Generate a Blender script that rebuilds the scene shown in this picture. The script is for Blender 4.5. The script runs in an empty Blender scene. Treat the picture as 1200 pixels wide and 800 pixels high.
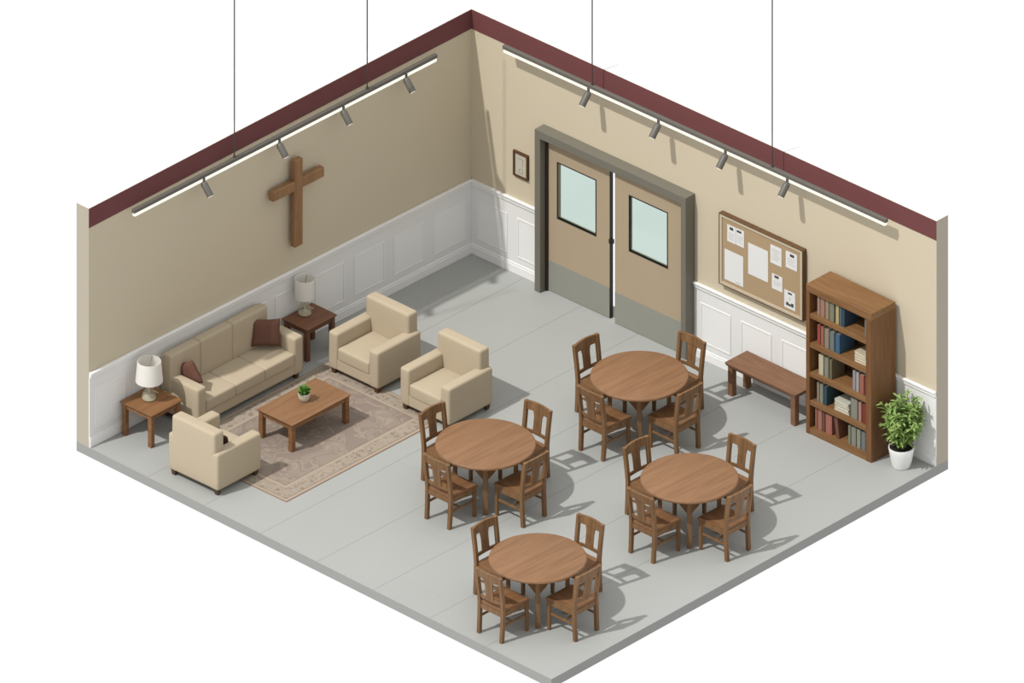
import bpy, bmesh, math, random
from mathutils import Vector, Matrix
PI = math.pi
sc = bpy.context.scene
COL = sc.collection

# ---------------------------------------------------------------- camera
AZ, EL = math.radians(-43.4), math.radians(30.0)
Fv = Vector((math.cos(EL)*math.sin(AZ), math.cos(EL)*math.cos(AZ), -math.sin(EL)))
Rv = Vector((math.cos(AZ), -math.sin(AZ), 0.0))
Uv = Rv.cross(Fv)
OX, OY, K = 552.5, 295.4, 100.0          # where the far floor corner (world origin) sits, pixels per metre
cam_d = bpy.data.cameras.new('camera')
cam = bpy.data.objects.new('camera', cam_d)
COL.objects.link(cam)
cam_d.type = 'ORTHO'
cam_d.ortho_scale = 1200.0/K
cam_d.clip_end = 200
mat3 = Matrix((Rv, Uv, -Fv)).transposed()
cam.matrix_world = Matrix.Translation(Rv*((600-OX)/K) - Uv*((400-OY)/K) - Fv*40) @ mat3.to_4x4()
sc.camera = cam

# ---------------------------------------------------------------- world, sun, exposure
sc.view_settings.view_transform = 'Standard'
sc.view_settings.look = 'None'
sc.view_settings.gamma = 1.0
sc.view_settings.use_curve_mapping = False
sc.view_settings.exposure = 0.0
world = bpy.data.worlds.new('studio'); sc.world = world
world.use_nodes = True
wn, wl = world.node_tree.nodes, world.node_tree.links
wn.clear()
wo = wn.new('ShaderNodeOutputWorld'); wb = wn.new('ShaderNodeBackground')
tc = wn.new('ShaderNodeTexCoord'); sx = wn.new('ShaderNodeSeparateXYZ')
# white studio surround: white below, horizon dimmed and overhead raised to shape the fill
ramp = wn.new('ShaderNodeFloatCurve')
mz = wn.new('ShaderNodeMapRange')
mz.inputs['From Min'].default_value = -1; mz.inputs['From Max'].default_value = 1
cv = ramp.mapping.curves[0]
SKY = [(0.0, 0.51), (0.33, 0.51), (0.46, 0.35), (0.62, 0.38), (1.0, 0.57)]      # (height, strength / 2)
cv.points[0].location = SKY[0]; cv.points[1].location = SKY[-1]
for p_ in SKY[1:-1]: cv.points.new(*p_)
for p_ in cv.points: p_.handle_type = 'VECTOR'
ramp.mapping.update()
m2_ = wn.new('ShaderNodeMath'); m2_.operation = 'MULTIPLY'; m2_.inputs[1].default_value = 2.0
wl.new(tc.outputs['Generated'], sx.inputs[0]); wl.new(sx.outputs['Z'], mz.inputs['Value'])
wl.new(mz.outputs[0], ramp.inputs['Value']); wl.new(ramp.outputs[0], m2_.inputs[0]); wl.new(m2_.outputs[0], wb.inputs['Strength'])
wb.inputs['Color'].default_value = (1, 1, 1, 1)
wl.new(wb.outputs[0], wo.inputs[0])
sun_d = bpy.data.lights.new('sun', 'SUN'); sun_d.energy = 2.95; sun_d.angle = math.radians(1.2)
sun_d.color = (1.0, 0.985, 0.96)
sun = bpy.data.objects.new('sun', sun_d); COL.objects.link(sun)
SUN = Vector((0.175, 0.70, -1.0)).normalized()
sun.rotation_euler = SUN.to_track_quat('-Z', 'Y').to_euler()
sun.location = (0, -6, 9)

# ---------------------------------------------------------------- helpers
def at(px, py, z=0.0):
    """world point at height z seen at photo pixel (px, py)"""
    a = (px-OX)/K; b = (OY-py)/K - Uv.z*z
    det = Rv.x*Uv.y - Rv.y*Uv.x
    return Vector(((a*Uv.y - Rv.y*b)/det, (Rv.x*b - a*Uv.x)/det, z))

def obj(name, bm, m, parent=None, smooth=False, loc=None):
    me = bpy.data.meshes.new(name)
    bmesh.ops.recalc_face_normals(bm, faces=bm.faces)
    bm.to_mesh(me); bm.free()
    if smooth:
        for p in me.polygons: p.use_smooth = True
        try: me.set_sharp_from_angle(angle=math.radians(38))
        except Exception: pass
    for mm in (m if isinstance(m, (list, tuple)) else [m]): me.materials.append(mm)
    o = bpy.data.objects.new(name, me); COL.objects.link(o)
    if parent: o.parent = parent
    if loc is not None: o.location = loc
    return o

def tag(o, label, cat, group=None):
    o['label'] = label; o['category'] = cat
    if group: o['group'] = group
    return o

def empty(name, loc=(0, 0, 0), rz=0.0):
    o = bpy.data.objects.new(name, None); COL.objects.link(o)
    o.empty_display_size = 0.1
    o.location = loc; o.rotation_euler = (0, 0, rz)
    return o

def struct(name, bm, m, parent=None, smooth=False, loc=None, rz=0):
    o = obj(name, bm, m, parent, smooth, loc)
    if rz: o.rotation_euler = (0, 0, rz)
    if parent is None: o['kind'] = 'structure'
    return o

def copy_tree(o, parent=None):
    c = o.copy(); COL.objects.link(c)
    if parent: c.parent = parent
    for ch in list(o.children):
        copy_tree(ch, c)
    return c

def merge(bm, tmp):
    me = bpy.data.meshes.new('tmp'); tmp.to_mesh(me); tmp.free()
    bm.from_mesh(me); bpy.data.meshes.remove(me)

def hexa(bm, bottom, top, bev=0.0, seg=2, mi=0):
    """solid from two quads (same winding)"""
    t = bmesh.new()
    v = [t.verts.new(p) for p in list(bottom)+list(top)]
    n = len(bottom)
    t.faces.new(v[:n][::-1]); t.faces.new(v[n:])
    for i in range(n):
        t.faces.new((v[i], v[(i+1) % n], v[n+(i+1) % n], v[n+i]))
    bmesh.ops.recalc_face_normals(t, faces=t.faces)
    if bev > 0:
        bmesh.ops.bevel(t, geom=list(t.edges), offset=bev, segments=seg, affect='EDGES', profile=0.5, clamp_overlap=True)
    for f in t.faces: f.material_index = mi
    merge(bm, t)

def box(bm, x0, x1, y0, y1, z0, z1, bev=0.0, seg=2, mi=0, M=None):
    q = [(x0, y0), (x1, y0), (x1, y1), (x0, y1)]
    b = [Vector((x, y, z0)) for x, y in q]; t = [Vector((x, y, z1)) for x, y in q]
    if M is not None:
        b = [M @ p for p in b]; t = [M @ p for p in t]
    hexa(bm, b, t, bev, seg, mi)

def cushion(bm, x0, x1, y0, y1, z0, z1, bev=0.04, puff=0.015, M=None):
    """soft rounded upholstery block: bevelled box, subdivided and slightly puffed"""
    t = bmesh.new()
    box(t, x0, x1, y0, y1, z0, z1)
    bmesh.ops.bevel(t, geom=list(t.edges), offset=bev, segments=4, affect='EDGES', profile=0.55, clamp_overlap=True)
    bmesh.ops.subdivide_edges(t, edges=[e for e in t.edges if e.calc_length() > bev*1.6], cuts=5, use_grid_fill=True)
    c = Vector(((x0+x1)/2, (y0+y1)/2, (z0+z1)/2)); h = Vector(((x1-x0)/2, (y1-y0)/2, (z1-z0)/2))
    for v in t.verts:
        d = v.co-c
        u = [max(0, 1-(d[i]/h[i])**2) for i in range(3)]
        ax = [abs(d[i])/h[i] for i in range(3)]
        for i in range(3):
            o1, o2 = u[(i+1) % 3], u[(i+2) % 3]
            v.co[i] += puff*(1 if d[i] > 0 else -1)*(o1*o2)**0.5*(ax[i]**2)
    if M is not None:
        bmesh.ops.transform(t, matrix=M, verts=t.verts)
    merge(bm, t)

def lathe(bm, prof, seg=32, mi=0, c=(0, 0, 0), cap0=True, cap1=True):
    rings = []
    for r, z in prof:
        rings.append([bm.verts.new((c[0]+r*math.cos(2*PI*i/seg), c[1]+r*math.sin(2*PI*i/seg), c[2]+z)) for i in range(seg)])
    fs = []
    for a, b in zip(rings, rings[1:]):
        for i in range(seg):
            fs.append(bm.faces.new((a[i], a[(i+1) % seg], b[(i+1) % seg], b[i])))
    if cap0: fs.append(bm.faces.new(rings[0][::-1]))
    if cap1: fs.append(bm.faces.new(rings[-1]))
    for f in fs: f.material_index = mi

def tube(bm, pts, r, seg=8, mi=0):
    """tube along points; r is a number or a list"""
    pts = [Vector(p) for p in pts]
    rr = r if isinstance(r, (list, tuple)) else [r]*len(pts)
    rings = []
    for i, p in enumerate(pts):
        d = (pts[min(i+1, len(pts)-1)]-pts[max(i-1, 0)]).normalized()
        a = d.cross(Vector((0, 0, 1)) if abs(d.z) < .9 else Vector((1, 0, 0))).normalized(); b = d.cross(a)
        rings.append([bm.verts.new(p+(a*math.cos(2*PI*k/seg)+b*math.sin(2*PI*k/seg))*rr[i]) for k in range(seg)])
    for a, b in zip(rings, rings[1:]):
        for k in range(seg):
            f = bm.faces.new((a[k], a[(k+1) % seg], b[(k+1) % seg], b[k])); f.material_index = mi
    bm.faces.new(rings[0][::-1]); bm.faces.new(rings[-1])

# ---------------------------------------------------------------- materials
def new_mat(name):
    m = bpy.data.materials.new(name); m.use_nodes = True
    n, l = m.node_tree.nodes, m.node_tree.links
    return m, n, l, n['Principled BSDF']

def plain(name, col, rough=0.6, var=0.04, scale=8.0, bump=0.0, bscale=60.0, spec=0.3, metal=0.0):
    m, n, l, b = new_mat(name)
    b.inputs['Roughness'].default_value = rough
    b.inputs['Metallic'].default_value = metal
    b.inputs['Specular IOR Level'].default_value = spec
    tc = n.new('ShaderNodeTexCoord'); nz = n.new('ShaderNodeTexNoise'); nz.inputs['Scale'].default_value = scale
    nz.inputs['Detail'].default_value = 3
    mx = n.new('ShaderNodeMix'); mx.data_type = 'RGBA'
    l.new(tc.outputs['Object'], nz.inputs['Vector']); l.new(nz.outputs['Fac'], mx.inputs['Factor'])
    mx.inputs[6].default_value = tuple(c*(1-var) for c in col)+(1,)
    mx.inputs[7].default_value = tuple(min(1, c*(1+var)) for c in col)+(1,)
    l.new(mx.outputs[2], b.inputs['Base Color'])
    if bump:
        n2 = n.new('ShaderNodeTexNoise'); n2.inputs['Scale'].default_value = bscale
        bp = n.new('ShaderNodeBump'); bp.inputs['Strength'].default_value = bump; bp.inputs['Distance'].default_value = 0.004
        l.new(tc.outputs['Object'], n2.inputs['Vector']); l.new(n2.outputs['Fac'], bp.inputs['Height']); l.new(bp.outputs[0], b.inputs['Normal'])
    return m

def wood(name, c0, c1, axis='X', scale=1.0, rough=0.5, planks=0.0):
    m, n, l, b = new_mat(name)
    b.inputs['Roughness'].default_value = rough; b.inputs['Specular IOR Level'].default_value = 0.3
    tc = n.new('ShaderNodeTexCoord'); mp = n.new('ShaderNodeMapping')
    s = {'X': (1.2, 14, 14), 'Y': (14, 1.2, 14), 'Z': (14, 14, 1.2)}[axis]
    mp.inputs['Scale'].default_value = [v*scale for v in s]
    l.new(tc.outputs['Object'], mp.inputs['Vector'])
    nz = n.new('ShaderNodeTexNoise'); nz.inputs['Scale'].default_value = 1.6; nz.inputs['Detail'].default_value = 5; nz.inputs['Distortion'].default_value = 0.6
    l.new(mp.outputs[0], nz.inputs['Vector'])
    nb = n.new('ShaderNodeTexNoise'); nb.inputs['Scale'].default_value = 7; nb.inputs['Detail'].default_value = 3
    l.new(mp.outputs[0], nb.inputs['Vector'])
    ad = n.new('ShaderNodeMath'); ad.operation = 'MULTIPLY_ADD'; ad.inputs[1].default_value = 0.35
    l.new(nb.outputs['Fac'], ad.inputs[0]); l.new(nz.outputs['Fac'], ad.inputs[2])
    cr = n.new('ShaderNodeValToRGB')
    cr.color_ramp.elements[0].position = 0.42; cr.color_ramp.elements[0].color = tuple(c0)+(1,)
    cr.color_ramp.elements[1].position = 0.92; cr.color_ramp.elements[1].color = tuple(c1)+(1,)
    l.new(ad.outputs[0], cr.inputs[0]); l.new(cr.outputs[0], b.inputs['Base Color'])
    bp = n.new('ShaderNodeBump'); bp.inputs['Strength'].default_value = 0.06; bp.inputs['Distance'].default_value = 0.002
    l.new(ad.outputs[0], bp.inputs['Height']); l.new(bp.outputs[0], b.inputs['Normal'])
    return m

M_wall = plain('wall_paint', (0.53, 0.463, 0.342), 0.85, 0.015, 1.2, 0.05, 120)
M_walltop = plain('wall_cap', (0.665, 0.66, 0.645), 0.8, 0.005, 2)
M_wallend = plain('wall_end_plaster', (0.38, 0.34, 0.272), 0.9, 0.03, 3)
M_band = plain('burgundy_paint', (0.135, 0.044, 0.044), 0.75, 0.04, 3)
M_white = plain('white_wainscot', (0.72, 0.715, 0.70), 0.55, 0.01, 3)
M_white2 = plain('white_trim', (0.76, 0.755, 0.74), 0.5, 0.01, 3)
M_grey = plain('painted_metal_frame', (0.150, 0.140, 0.112), 0.5, 0.04, 4, spec=0.4)
M_kick = plain('grey_green_kick_plate', (0.25, 0.25, 0.212), 0.5, 0.03, 5, spec=0.4)
M_door = plain('tan_door_paint', (0.375, 0.295, 0.200), 0.6, 0.02, 2)
M_black = plain('black_rubber', (0.008, 0.008, 0.008), 0.5, 0.1, 8)
M_gapshade = plain('dark_gap_shade', (0.03, 0.02, 0.014), 0.6, 0.05, 8)  # shade of the gap at the left jamb, put into the colour
M_track = plain('track_metal', (0.115, 0.106, 0.09), 0.45, 0.05, 8, spec=0.4)
M_spot = plain('spot_metal', (0.105, 0.098, 0.085), 0.45, 0.05, 8, spec=0.4)
M_rod = plain('rod_metal', (0.05, 0.045, 0.042), 0.5, 0.05, 8)
M_table = wood('table_oak', (0.182, 0.089, 0.041), (0.254, 0.138, 0.069), 'Y', 0.7)
M_chair = wood('chair_oak', (0.130, 0.065, 0.026), (0.218, 0.119, 0.053), 'Z', 1.0)
M_seat = wood('seat_oak', (0.145, 0.068, 0.029), (0.24, 0.125, 0.058), 'Y', 1.0)
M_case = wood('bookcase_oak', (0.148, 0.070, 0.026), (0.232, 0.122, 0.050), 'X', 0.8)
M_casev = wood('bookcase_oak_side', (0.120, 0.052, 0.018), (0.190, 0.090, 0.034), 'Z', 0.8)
M_bench = wood('bench_walnut', (0.140, 0.066, 0.034), (0.22, 0.112, 0.060), 'X', 0.8)
M_side = wood('side_table_oak', (0.155, 0.070, 0.027), (0.245, 0.123, 0.053), 'Y', 0.9)
M_side2 = wood('side_table_walnut', (0.125, 0.054, 0.028), (0.19, 0.088, 0.047), 'Y', 0.9)
M_cross = wood('cross_oak', (0.19, 0.095, 0.04), (0.30, 0.165, 0.075), 'Z', 0.9)
M_foot = plain('dark_wood_foot', (0.075, 0.040, 0.020), 0.5, 0.1, 10)
M_sofa = plain('cream_upholstery', (0.425, 0.355, 0.255), 0.95, 0.025, 30, 0.12, 260, spec=0.1)
M_brown = plain('brown_cushion_cloth', (0.135, 0.066, 0.047), 0.9, 0.06, 20, 0.2, 220, spec=0.1)
M_dark = plain('dark_brown_cushion_cloth', (0.045, 0.024, 0.016), 0.9, 0.06, 20, 0.2, 220, spec=0.1)
M_pot = plain('white_ceramic', (0.74, 0.74, 0.72), 0.35, 0.01, 5, spec=0.5)
M_potc = plain('cream_ceramic', (0.55, 0.52, 0.42), 0.5, 0.04, 30, spec=0.4)
M_soil = plain('dark_soil', (0.02, 0.014, 0.009), 0.95, 0.3, 60)
M_cork = plain('cork', (0.36, 0.258, 0.150), 0.9, 0.09, 90)
M_bframe = plain('pale_wood_bead', (0.50, 0.43, 0.32), 0.6, 0.03, 10)
M_dframe = wood('dark_frame_wood', (0.085, 0.045, 0.02), (0.14, 0.075, 0.033), 'Z', 1)
M_pframe = plain('brown_frame', (0.085, 0.038, 0.014), 0.5, 0.06, 20)
M_paper = plain('white_paper', (0.66, 0.66, 0.65), 0.8, 0.01, 6)
M_ink = plain('dark_ink', (0.05, 0.05, 0.05), 0.8, 0.1, 20)
M_faint = plain('faint_ink', (0.34, 0.33, 0.30), 0.8, 0.05, 20)
M_mat = plain('cream_mount', (0.46, 0.43, 0.35), 0.8, 0.02, 6)
M_tanink = plain('tan_ink', (0.30, 0.27, 0.19), 0.8, 0.05, 20)
M_pages = plain('book_pages', (0.55, 0.50, 0.38), 0.9, 0.05, 60)

def leafmat(name, a, b_):
    m, n, l, b = new_mat(name)
    b.inputs['Roughness'].default_value = 0.5; b.inputs['Specular IOR Level'].default_value = 0.35
    tc = n.new('ShaderNodeTexCoord'); nz = n.new('ShaderNodeTexNoise'); nz.inputs['Scale'].default_value = 14
    cr = n.new('ShaderNodeValToRGB')
    cr.color_ramp.elements[0].position = 0.3; cr.color_ramp.elements[0].color = tuple(a)+(1,)
    cr.color_ramp.elements[1].position = 0.7; cr.color_ramp.elements[1].color = tuple(b_)+(1,)
    l.new(tc.outputs['Object'], nz.inputs['Vector']); l.new(nz.outputs['Fac'], cr.inputs[0]); l.new(cr.outputs[0], b.inputs['Base Color'])
    b.inputs['Transmission Weight'].default_value = 0.0
    return m
M_leaf = leafmat('leaf_green', (0.11, 0.21, 0.035), (0.34, 0.46, 0.15))
M_leaf2 = leafmat('succulent_green', (0.05, 0.14, 0.02), (0.14, 0.30, 0.06))

def emit(name, col, s):
    m = bpy.data.materials.new(name); m.use_nodes = True
    n, l = m.node_tree.nodes, m.node_tree.links; n.clear()
    o = n.new('ShaderNodeOutputMaterial'); e = n.new('ShaderNodeEmission')
    e.inputs[0].default_value = tuple(col)+(1,); e.inputs[1].default_value = s; l.new(e.outputs[0], o.inputs[0])
    return m
M_led = emit('led_diffuser', (1.0, 0.985, 0.87), 1.05)
M_lamp = emit('spot_lens', (1.0, 0.93, 0.78), 1.3)

def shade_mat():
    m, n, l, b = new_mat('lampshade_linen')
    b.inputs['Base Color'].default_value = (0.88, 0.86, 0.82, 1); b.inputs['Roughness'].default_value = 0.9
    tr = n.new('ShaderNodeBsdfTranslucent'); tr.inputs[0].default_value = (0.88, 0.86, 0.80, 1)
    nz = n.new('ShaderNodeTexNoise'); nz.inputs['Scale'].default_value = 120
    bp = n.new('ShaderNodeBump'); bp.inputs['Strength'].default_value = 0.05; l.new(nz.outputs['Fac'], bp.inputs['Height']); l.new(bp.outputs[0], b.inputs['Normal'])
    mx = n.new('ShaderNodeMixShader'); mx.inputs[0].default_value = 0.35
    l.new(b.outputs[0], mx.inputs[1]); l.new(tr.outputs[0], mx.inputs[2])
    l.new(mx.outputs[0], n['Material Output'].inputs[0])
    return m
M_shade = shade_mat()

def glass_mat(name, tint, gloss=0.10, rough=0.05, haze=0.0, hazecol=(0.6, 0.7, 0.66)):
    m, n, l, b = new_mat(name); n.remove(b)
    t = n.new('ShaderNodeBsdfTransparent'); t.inputs[0].default_value = tuple(tint)+(1,)
    g = n.new('ShaderNodeBsdfGlossy'); g.inputs['Roughness'].default_value = rough
    mx = n.new('ShaderNodeMixShader'); mx.inputs[0].default_value = gloss
    l.new(t.outputs[0], mx.inputs[1]); l.new(g.outputs[0], mx.inputs[2])
    out = mx
    if haze:
        d = n.new('ShaderNodeBsdfDiffuse'); d.inputs[0].default_value = tuple(hazecol)+(1,)
        m2 = n.new('ShaderNodeMixShader'); m2.inputs[0].default_value = haze
        l.new(mx.outputs[0], m2.inputs[1]); l.new(d.outputs[0], m2.inputs[2]); out = m2
    l.new(out.outputs[0], n['Material Output'].inputs[0])
    return m
M_pane = glass_mat('mint_door_glass', (0.79, 0.865, 0.835), gloss=0.05)
M_vase = glass_mat('lamp_glass', (0.88, 0.87, 0.80), gloss=0.12, rough=0.08, haze=0.22, hazecol=(0.62, 0.58, 0.45))

# floor: pale grey panels with thin seams
SEAM_X = [at(309, 623).x + i*(at(504, 724).x-at(309, 623).x)/3 for i in range(-3, 9)]
SP = SEAM_X[1]-SEAM_X[0]
def floor_mat():
    m, n, l, b = new_mat('grey_floor_panels')
    b.inputs['Roughness'].default_value = 0.6; b.inputs['Specular IOR Level'].default_value = 0.25
    tc = n.new('ShaderNodeTexCoord'); sp = n.new('ShaderNodeSeparateXYZ'); l.new(tc.outputs['Object'], sp.inputs[0])
    def M(op, a, b_=None, c=None):
        q = n.new('ShaderNodeMath'); q.operation = op
        for i, v in enumerate((a, b_, c)):
            if v is None: continue
            if isinstance(v, (int, float)): q.inputs[i].default_value = v
            else: l.new(v, q.inputs[i])
        return q.outputs[0]
    u = M('DIVIDE', M('SUBTRACT', sp.outputs[0], SEAM_X[0]-SP*10), SP)
    fu = M('FRACT', u)
    du = M('MINIMUM', fu, M('SUBTRACT', 1.0, fu))
    lx = M('MULTIPLY', M('LESS_THAN', du, 0.0075/SP*0.9), M('LESS_THAN', sp.outputs[0], 6.9))
    row = M('FLOOR', u)
    off = M('MULTIPLY', M('FRACT', M('MULTIPLY', row, 0.377)), 2.6)
    v = M('DIVIDE', M('ADD', M('ADD', sp.outputs[1], 20.0), off), 2.6)
    fv = M('FRACT', v); dv = M('MINIMUM', fv, M('SUBTRACT', 1.0, fv))
    ly = M('MULTIPLY', M('LESS_THAN', dv, 0.005/2.6), 0.3)
    ln = M('MAXIMUM', lx, ly)
    nz = n.new('ShaderNodeTexNoise'); nz.inputs['Scale'].default_value = 0.9; nz.inputs['Detail'].default_value = 4
    l.new(tc.outputs['Object'], nz.inputs['Vector'])
    mx = n.new('ShaderNodeMix'); mx.data_type = 'RGBA'; l.new(nz.outputs['Fac'], mx.inputs['Factor'])
    mx.inputs[6].default_value = (0.322, 0.330, 0.316, 1); mx.inputs[7].default_value = (0.350, 0.356, 0.340, 1)
    m2 = n.new('ShaderNodeMix'); m2.data_type = 'RGBA'; l.new(M('MULTIPLY', ln, 0.32), m2.inputs['Factor'])
    l.new(mx.outputs[2], m2.inputs[6]); m2.inputs[7].default_value = (0.12, 0.12, 0.12, 1)
    l.new(m2.outputs[2], b.inputs['Base Color'])
    return m
M_floor = floor_mat()
M_slab = plain('slab_edge', (0.27, 0.27, 0.26), 0.75, 0.04, 2)

# ---------------------------------------------------------------- room shell
T = 0.20
P0 = Vector((0, 0, 0)); PL = at(104.0, 524.0); PR = at(1097.5, 546.0); PN = at(646.3, 795.7)
dL = PL.normalized(); dR = PR.normalized()
LL, LR = PL.length, PR.length
nL = Vector((-dL.y, dL.x, 0))       # points into the room from the left wall
if nL.x < 0: nL = -nL
nR = Vector((dR.y, -dR.x, 0))       # points into the room from the right wall
if nR.y > 0: nR = -nR
H0, HL, HR = 3.29, 3.228, 3.314
Z3 = Vector((0, 0, 1))
def pl(s, d, z): return dL*s + nL*d + Z3*z
def pr(s, d, z): return dR*s + nR*d + Z3*z
def htop(side, s): return H0 + ((HL-H0)*s/LL if side == 'L' else (HR-H0)*s/LR)
def slabw(bm, f, side, s0, s1, d0, d1, z0, z1, bev=0, mi=0, seg=1):
    """hexahedron in wall coordinates; z given as number or function of s"""
    za = z0 if callable(z0) else (lambda s: z0)
    zb = z1 if callable(z1) else (lambda s: z1)
    q = [(s0, d0), (s1, d0), (s1, d1), (s0, d1)]
    hexa(bm, [f(s, d, za(s)) for s, d in q], [f(s, d, zb(s)) for s, d in q], bev, seg, mi)

# floor slab, reaching under both walls
PLo = pl(LL, -T, 0); PRo = pr(LR, -T, 0)
# outer far corner: intersection of the two outer faces
def isect(p, d, q, e):
    t = ((q.x-p.x)*e.y-(q.y-p.y)*e.x)/(d.x*e.y-d.y*e.x); return p+d*t
PFo = isect(PLo, dL, PRo, dR)
bm = bmesh.new()
quad = [PFo, PLo, PN, PRo]
hexa(bm, [p-Z3*0.125 for p in quad], [Vector(p) for p in quad])
for f in bm.faces: f.material_index = 0 if f.normal.z > 0.9 else 1
struct('floor', bm, [M_floor, M_slab])

# left wall (with the far corner block)
bm = bmesh.new()
hL = lambda s: htop('L', s); hR = lambda s: htop('R', s)
hexa(bm, [P0, PL, PLo, PFo], [P0+Z3*H0, PL+Z3*HL, PLo+Z3*HL, PFo+Z3*H0])
def paint_wall(bm, d):
    bm.normal_update()
    for f in bm.faces:
        if f.normal.z > 0.7: f.material_index = 1
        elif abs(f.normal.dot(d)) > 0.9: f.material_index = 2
        else: f.material_index = 0
paint_wall(bm, dL)
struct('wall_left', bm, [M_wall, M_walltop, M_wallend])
# right wall with the doorway opening
cs = lambda px: (px-OX)/K/(dR.dot(Rv))       # wall coordinate of a pixel column on the wall plane
DS0, DS1 = cs(637.5), cs(814.4)              # frame outer edges
OP0, OP1, OPH = DS0+0.05, DS1-0.05, 2.10
bm = bmesh.new()
hexa(bm, [P0, pr(OP0, 0, 0), pr(OP0, -T, 0), PFo], [P0+Z3*H0, pr(OP0, 0, hR(OP0)), pr(OP0, -T, hR(OP0)), PFo+Z3*H0])
slabw(bm, pr, 'R', OP0, OP1, 0, -T, OPH, hR)
slabw(bm, pr, 'R', OP1, LR, 0, -T, 0, hR)
bm.normal_update()
for f in bm.faces:
    c = f.calc_center_median()
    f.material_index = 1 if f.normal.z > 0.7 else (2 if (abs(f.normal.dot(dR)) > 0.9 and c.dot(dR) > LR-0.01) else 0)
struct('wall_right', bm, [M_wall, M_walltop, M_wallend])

# burgundy band
for f, side, Lx, h, nm in ((pl, 'L', LL, hL, 'trim_1'), (pr, 'R', LR, hR, 'trim_2')):
    bm = bmesh.new(); slabw(bm, f, side, 0.0, Lx, 0, 0.006, lambda s: h(s)-0.262, lambda s: h(s)-0.004)
    struct(nm, bm, M_band)
# wainscot sheets, chair rails and baseboards
ZR = 1.01
spans = [('L', pl, 0.012, LL), ('R', pr, 0.012, DS0), ('R', pr, DS1, LR)]
panels = {0: [(507, 545), (460, 496), (414, 450), (368, 403), (321.5, 357), (275, 311), (229, 265), (155, 192), (110, 146)],
          1: [(560, 595.3), (607, 634.5)],
          2: [(821.5, 857.4), (869, 905), (916.5, 952)]}
names = ['left', 'right', 'right']
tn = 3
for i, (side, f, s0, s1) in enumerate(spans):
    d = dL if side == 'L' else dR
    px_s = lambda px: (px-OX)/K/(d.dot(Rv))
    bm = bmesh.new(); slabw(bm, f, side, s0, s1, 0, 0.012, 0, ZR-0.06)
    w = struct('trim_%d' % tn, bm, M_white); tn += 1
    for a, b in panels[i]:
        a, b = sorted((px_s(a), px_s(b)))
        z0, z1 = 0.225, 0.765
        bm = bmesh.new(); wd = 0.024
        for (aa, bb, cc, dd) in ((a, b, z0, z0+wd), (a, b, z1-wd, z1), (a, a+wd, z0+wd, z1-wd), (b-wd, b, z0+wd, z1-wd)):
            slabw(bm, f, side, aa, bb, 0.012, 0.019, cc, dd, 0.004, seg=1)
        slabw(bm, f, side, a+wd, b-wd, 0.011, 0.0135, z0+wd, z1-wd)
        obj('panel_moulding', bm, M_white2, w)
    bm = bmesh.new()
    slabw(bm, f, side, s0-0.0, s1, 0, 0.030, ZR-0.075, ZR-0.022, 0.006)
    slabw(bm, f, side, s0, s1, 0, 0.045, ZR-0.028, ZR, 0.008, seg=2)
    struct('trim_%d' % tn, bm, M_white2); tn += 1
    bm = bmesh.new()
    slabw(bm, f, side, s0, s1, 0, 0.026, 0, 0.11, 0.004)
    slabw(bm, f, side, s0, s1, 0, 0.020, 0.105, 0.14, 0.006)
    struct('baseboard_%s' % names[i] if i < 2 else 'baseboard_right_end', bm, M_white2)

# ---------------------------------------------------------------- doorway
bm = bmesh.new()
FD = 0.162; FW = 0.085; FH = 2.185
slabw(bm, pr, 'R', DS0, DS0+FW, -T, FD, 0, FH-0.10, 0.0)
slabw(bm, pr, 'R', DS1-0.075, DS1, -T, FD, 0, FH-0.10, 0.0)
slabw(bm, pr, 'R', DS0, DS1, -T, FD, FH-0.10, FH, 0.0)
struct('trim_%d' % tn, bm, M_grey); tn += 1
bm = bmesh.new()       # dark strip added for the shaded gap beside the left leaf
slabw(bm, pr, 'R', DS0+FW, DS0+FW+0.028, -0.02, 0.075, 0, FH-0.10)
struct('trim_%d' % tn, bm, M_gapshade); tn += 1
def leaf(nm, s0, s1, df, z1, win, kick, edge_right):
    """one door leaf: slab with a real window opening"""
    th = 0.045
    a, b, c, e = win
    bm = bmesh.new()
    slabw(bm, pr, 'R', s0, a, df-th, df, 0.008, z1)
    slabw(bm, pr, 'R', b, s1, df-th, df, 0.008, z1)
    slabw(bm, pr, 'R', a, b, df-th, df, 0.008, c)
    slabw(bm, pr, 'R', a, b, df-th, df, e, z1)
    bmesh.ops.remove_doubles(bm, verts=bm.verts, dist=1e-5)
    o = struct(nm, bm, M_door)
    bm = bmesh.new(); w = 0.013
    for q in ((a-w, b+w, c-w, c), (a-w, b+w, e, e+w), (a-w, a, c, e), (b, b+w, c, e)):
        slabw(bm, pr, 'R', q[0], q[1], df-0.024, df+0.004, q[2], q[3])
    obj('glazing_bead', bm, M_black, o)
    bm = bmesh.new(); slabw(bm, pr, 'R', a, b, df-0.012, df-0.004, c, e)
    obj('window_pane', bm, M_pane, o)
    bm = bmesh.new(); slabw(bm, pr, 'R', s0+0.002, s1-0.002, df, df+0.004, 0.008, kick)
    obj('kick_plate', bm, M_kick, o)
    if edge_right:
        bm = bmesh.new(); slabw(bm, pr, 'R', s1, s1+0.008, df-th-0.004, df+0.003, 0.008, z1-0.002)
        obj('meeting_strip', bm, M_black, o)
        bm = bmesh.new(); slabw(bm, pr, 'R', s1-0.004, s1+0.050, df-0.028, df+0.018, 1.02, 1.08, 0.004)
        obj('latch', bm, M_black, o)
    return o
def dz(px, py, d=0.05):
    """wall coordinate and height of a pixel on the plane at distance d off the right wall"""
    s = ((px-OX)/K - nR.dot(Rv)*d)/dR.dot(Rv)
    z = ((OY-py)/K - (dR*s+nR*d).dot(Uv))/Uv.z
    return s, z
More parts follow.
